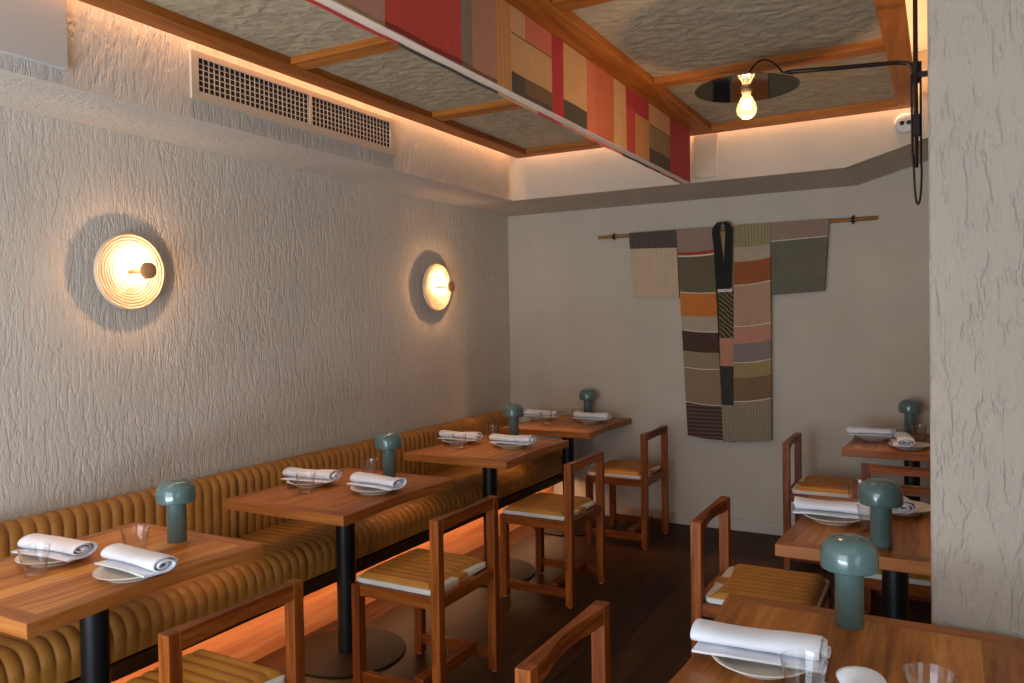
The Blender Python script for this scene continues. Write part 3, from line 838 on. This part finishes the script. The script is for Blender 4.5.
# black collar: an inverted V loop joining into one band
mb = MB()
def ribbon(pts, w0, w1, yy, th=.012):
    n = len(pts)
    vs = []
    for k, (x, z) in enumerate(pts):
        w = w0+(w1-w0)*k/(n-1)
        a = Vector(pts[min(k+1, n-1)])-Vector(pts[max(k-1, 0)]); a.normalize(); nx, nz = -a.y, a.x
        for (s_, d) in ((-1, 0), (1, 0), (1, th), (-1, th)): vs.append((x+nx*w/2*s_, yy-d, z+nz*w/2*s_))
    fs = [(0,1,2,3), (4*n-1,4*n-2,4*n-3,4*n-4)]
    for k in range(n-1):
        for i in range(4):
            i2 = (i+1) % 4; fs.append((4*k+i, 4*k+i2, 4*k+4+i2, 4*k+4+i))
    mb.add(vs, fs)
rows = [(1.735, 1.748, 1.785, 1.785, 1.822), (1.80, 1.744, 1.785, 1.785, 1.825), (1.92, 1.734, 1.784, 1.786, 1.830), (1.96, 1.731, 1.779, 1.789, 1.831),
        (2.02, 1.726, 1.772, 1.794, 1.833), (2.08, 1.719, 1.765, 1.797, 1.835), (2.13, 1.714, 1.760, 1.799, 1.836), (2.165, 1.716, 1.760, 1.798, 1.834),
        (2.19, 1.730, 1.768, 1.790, 1.822), (2.213, 1.752, 1.779, 1.781, 1.802)]
for side in (0, 1):
    vs = []
    for (z, a, b, c_, d) in rows:
        a -= .004; d += .016; b += .004; c_ += .004
        x0, x1 = (a, b) if side == 0 else (c_, d)
        vs += [(x0, -.062, z), (x1, -.062, z), (x1, -.076, z), (x0, -.076, z)]
    n = len(rows); fs = [(0,1,2,3), (4*n-1,4*n-2,4*n-3,4*n-4)]
    for k in range(n-1):
        for i in range(4):
            i2 = (i+1) % 4; fs.append((4*k+i, 4*k+i2, 4*k+4+i2, 4*k+4+i))
    mb.add(vs, fs)
fix(mb.build('collar', K['black'], robe, bevel=.003))
fix(MB().box(1.745, 1.805, -.05, -.034, 1.76, 2.15).build('neck_lining', K['ochre'], robe))

# ------------------------------------------------------------------ swing-arm pendant by the pillar
sw = empty('swing_arm_lamp', (3.055, -2.3, 2.2)); tag(sw, 'black swing-arm lamp with bare glowing bulb under a mirrored disc', 'lamp')
ZA = 2.506
fix(MB().tube([(3.0665, -2.3, 2.501), (3.0665, -2.3, 2.995)], .0085, 12).build('ceiling_rod', M['fixture_black'], sw, smooth=True))
fix(MB().tube([(3.066, -2.3, 2.10), (3.066, -2.3, 2.40), (3.064, -2.3, ZA-.07), (3.058, -2.3, ZA-.03), (3.04, -2.302, ZA-.006), (3.0, -2.31, ZA), (2.8, -2.36, ZA), (2.629, -2.409, ZA), (2.455, -2.345, ZA)], .0085, 12).build('arm', M['fixture_black'], sw, smooth=True))
cable = []
for k in range(25):
    u = k/24; cable.append((3.072+.013*math.cos(PI*u), -2.306-.004*math.sin(2*PI*u), 2.12-.16*math.sin(PI*u)**.8))
fix(MB().tube([(3.083, -2.3, 2.50), (3.083, -2.3, 2.12)]+cable[1:-1]+[(3.054, -2.312, 2.16), (3.052, -2.316, 2.45)], .004, 8).build('cord', M['fixture_black'], sw, smooth=True))
fix(MB().box(3.052, 3.08, -2.315, -2.285, 2.22, 2.30).build('clamp', M['fixture_black'], sw, bevel=.002))
fix(MB().tube([(3.066, -2.3, 2.42), (3.066, -2.3, 2.50)], .014, 12).build('pivot', M['fixture_black'], sw, smooth=True))
fix(MB().box(3.066, 3.11, -2.31, -2.29, 2.44, 2.46).build('wall_bracket', M['fixture_black'], sw, bevel=.002))
pts = []
for k in range(17):
    u = k/16; a = PI*u
    pts.append((2.44+(2.60-2.44)*u, -2.35-(.05)*u, ZA+.002+.085*math.sin(a)**.8*(1-.25*u)))
fix(MB().tube([(2.44, -2.35, ZA-.01)]+pts[1:], .004, 8).build('loop_cord', M['fixture_black'], sw, smooth=True))
DC = (2.447, -2.35, 2.482)
fix(MB().lathe([(0,.0),(.207,.0),(.2085,.0015),(.2085,.0045),(.207,.006),(0,.006)], 72, c=DC).build('mirror_disc', M['mirror'], sw, smooth=True))
fix(MB().lathe([(0,.006),(.016,.006),(.016,.02),(0,.02)], 20, c=DC).build('boss', M['fixture_black'], sw, smooth=True))
sk = fix(MB().lathe([(0,-.001),(.020,-.001),(.022,-.004),(.022,-.014),(.018,-.018),(0,-.018)], 24, c=DC).build('socket', M['brass'], sw, smooth=True))
bp = [(.015,-.018),(.018,-.028),(.028,-.046),(.038,-.068),(.041,-.084),(.038,-.100),(.028,-.114),(.014,-.122),(0,-.124)]
bulbm = NT('bulb_glass'); bm_ = bulbm.out((1,.9,.75,1), .05, Transmission_Weight=.9, IOR=1.3)
bulbm.b.inputs['Emission Color'].default_value = (1, .66, .34, 1); bulbm.b.inputs['Emission Strength'].default_value = .55
bulb = fix(MB().lathe([(0,-.018)]+bp, 32, c=DC).build('bulb', bm_, sw, smooth=True))
fm = NT('filament'); fmm = fm.out((1,.7,.4,1), .5)
fm.b.inputs['Emission Color'].default_value = (1, .62, .28, 1); fm.b.inputs['Emission Strength'].default_value = 260
fl_ = MB()
fl_.tube([(DC[0]+.011*math.cos(a), DC[1]+.011*math.sin(a), DC[2]-.050-.03*(k % 2)) for k, a in enumerate([2*PI*j/12 for j in range(13)])], .0022, 6)
fl_ = fl_.build('filament', fmm, bulb, smooth=True); fl_.location = (0, 0, 0)
bulb.visible_shadow = True

# ------------------------------------------------------------------ lights
def area(name, loc, rot, sx, sy, energy, color, spread=PI):
    L = bpy.data.lights.new(name, 'AREA'); L.shape = 'RECTANGLE'; L.size = sx; L.size_y = sy; L.energy = energy; L.color = color
    L.spread = spread
    o = bpy.data.objects.new(name, L); o.location = loc; o.rotation_euler = rot; col.objects.link(o); return o
COOL = (.76, .87, 1.0)
area('daylight_side_window', (4.82, -6.1, 1.2), (0, PI/2+.4, 0), 1.8, 1.7, 17, COOL)
area('daylight_front_window', (1.55, YF+.08, 1.15), (PI/2+.1, 0, 0), 2.6, 2.0, 82, COOL)
area('pavement_bounce', (1.55, YF+.30, .35), (PI/2+1.0, 0, 0), 2.6, .5, 74, (.76, .88, 1))
WARM = (1, .56, .28)
# cove tape above the timber frame, washing the bulkheads
area('cove_left', (.482, -3.40, 2.81), (0, 0, 0), .05, 5.2, 13, WARM, 1.6)
area('cove_back', (1.78, -.752, 2.81), (0, 0, 0), 2.5, .026, 8.5, WARM, 1.6)
area('cove_right', (3.005, -2.1, 2.76), (PI, 0, 0), .03, 2.8, 7, WARM)
area('banquette_glow', (.505, -3.0, .282), (0, 0, 0), .03, 5.8, 17, (1, .58, .30))
L = bpy.data.lights.new('bulb_light', 'POINT'); L.energy = 8.5; L.color = (1, .62, .32); L.shadow_soft_size = .02
o = bpy.data.objects.new('bulb_light', L); o.location = (DC[0], DC[1], DC[2]-.15); col.objects.link(o)

w = bpy.data.worlds.new('world'); scene.world = w; w.use_nodes = True
w.node_tree.nodes['Background'].inputs[0].default_value = (.75, .85, 1, 1)
w.node_tree.nodes['Background'].inputs[1].default_value = .5

# ------------------------------------------------------------------ camera (fitted to the photograph)
cam = bpy.data.cameras.new('camera'); co = bpy.data.objects.new('camera', cam); col.objects.link(co)
cam.sensor_width = 36; cam.lens = 779.35/1024*36; cam.shift_y = (332.53-341.5)/1024
r_ = Vector((.87511172, .48364893, -.01622329)); u_ = Vector((.00546789, .02364008, .99970558)); w_ = Vector((-.48389005, .87494278, -.01804317))
mt = Matrix((r_, u_, -w_)).transposed().to_4x4(); mt.translation = Vector((3.15202, -5.65936, 1.55))
co.matrix_world = mt
cam.clip_start = .05
scene.camera = co
scene.view_settings.view_transform = 'Standard'; scene.view_settings.look = 'None'
scene.view_settings.gamma = 1; scene.view_settings.use_curve_mapping = False
scene.view_settings.exposure = 0.0
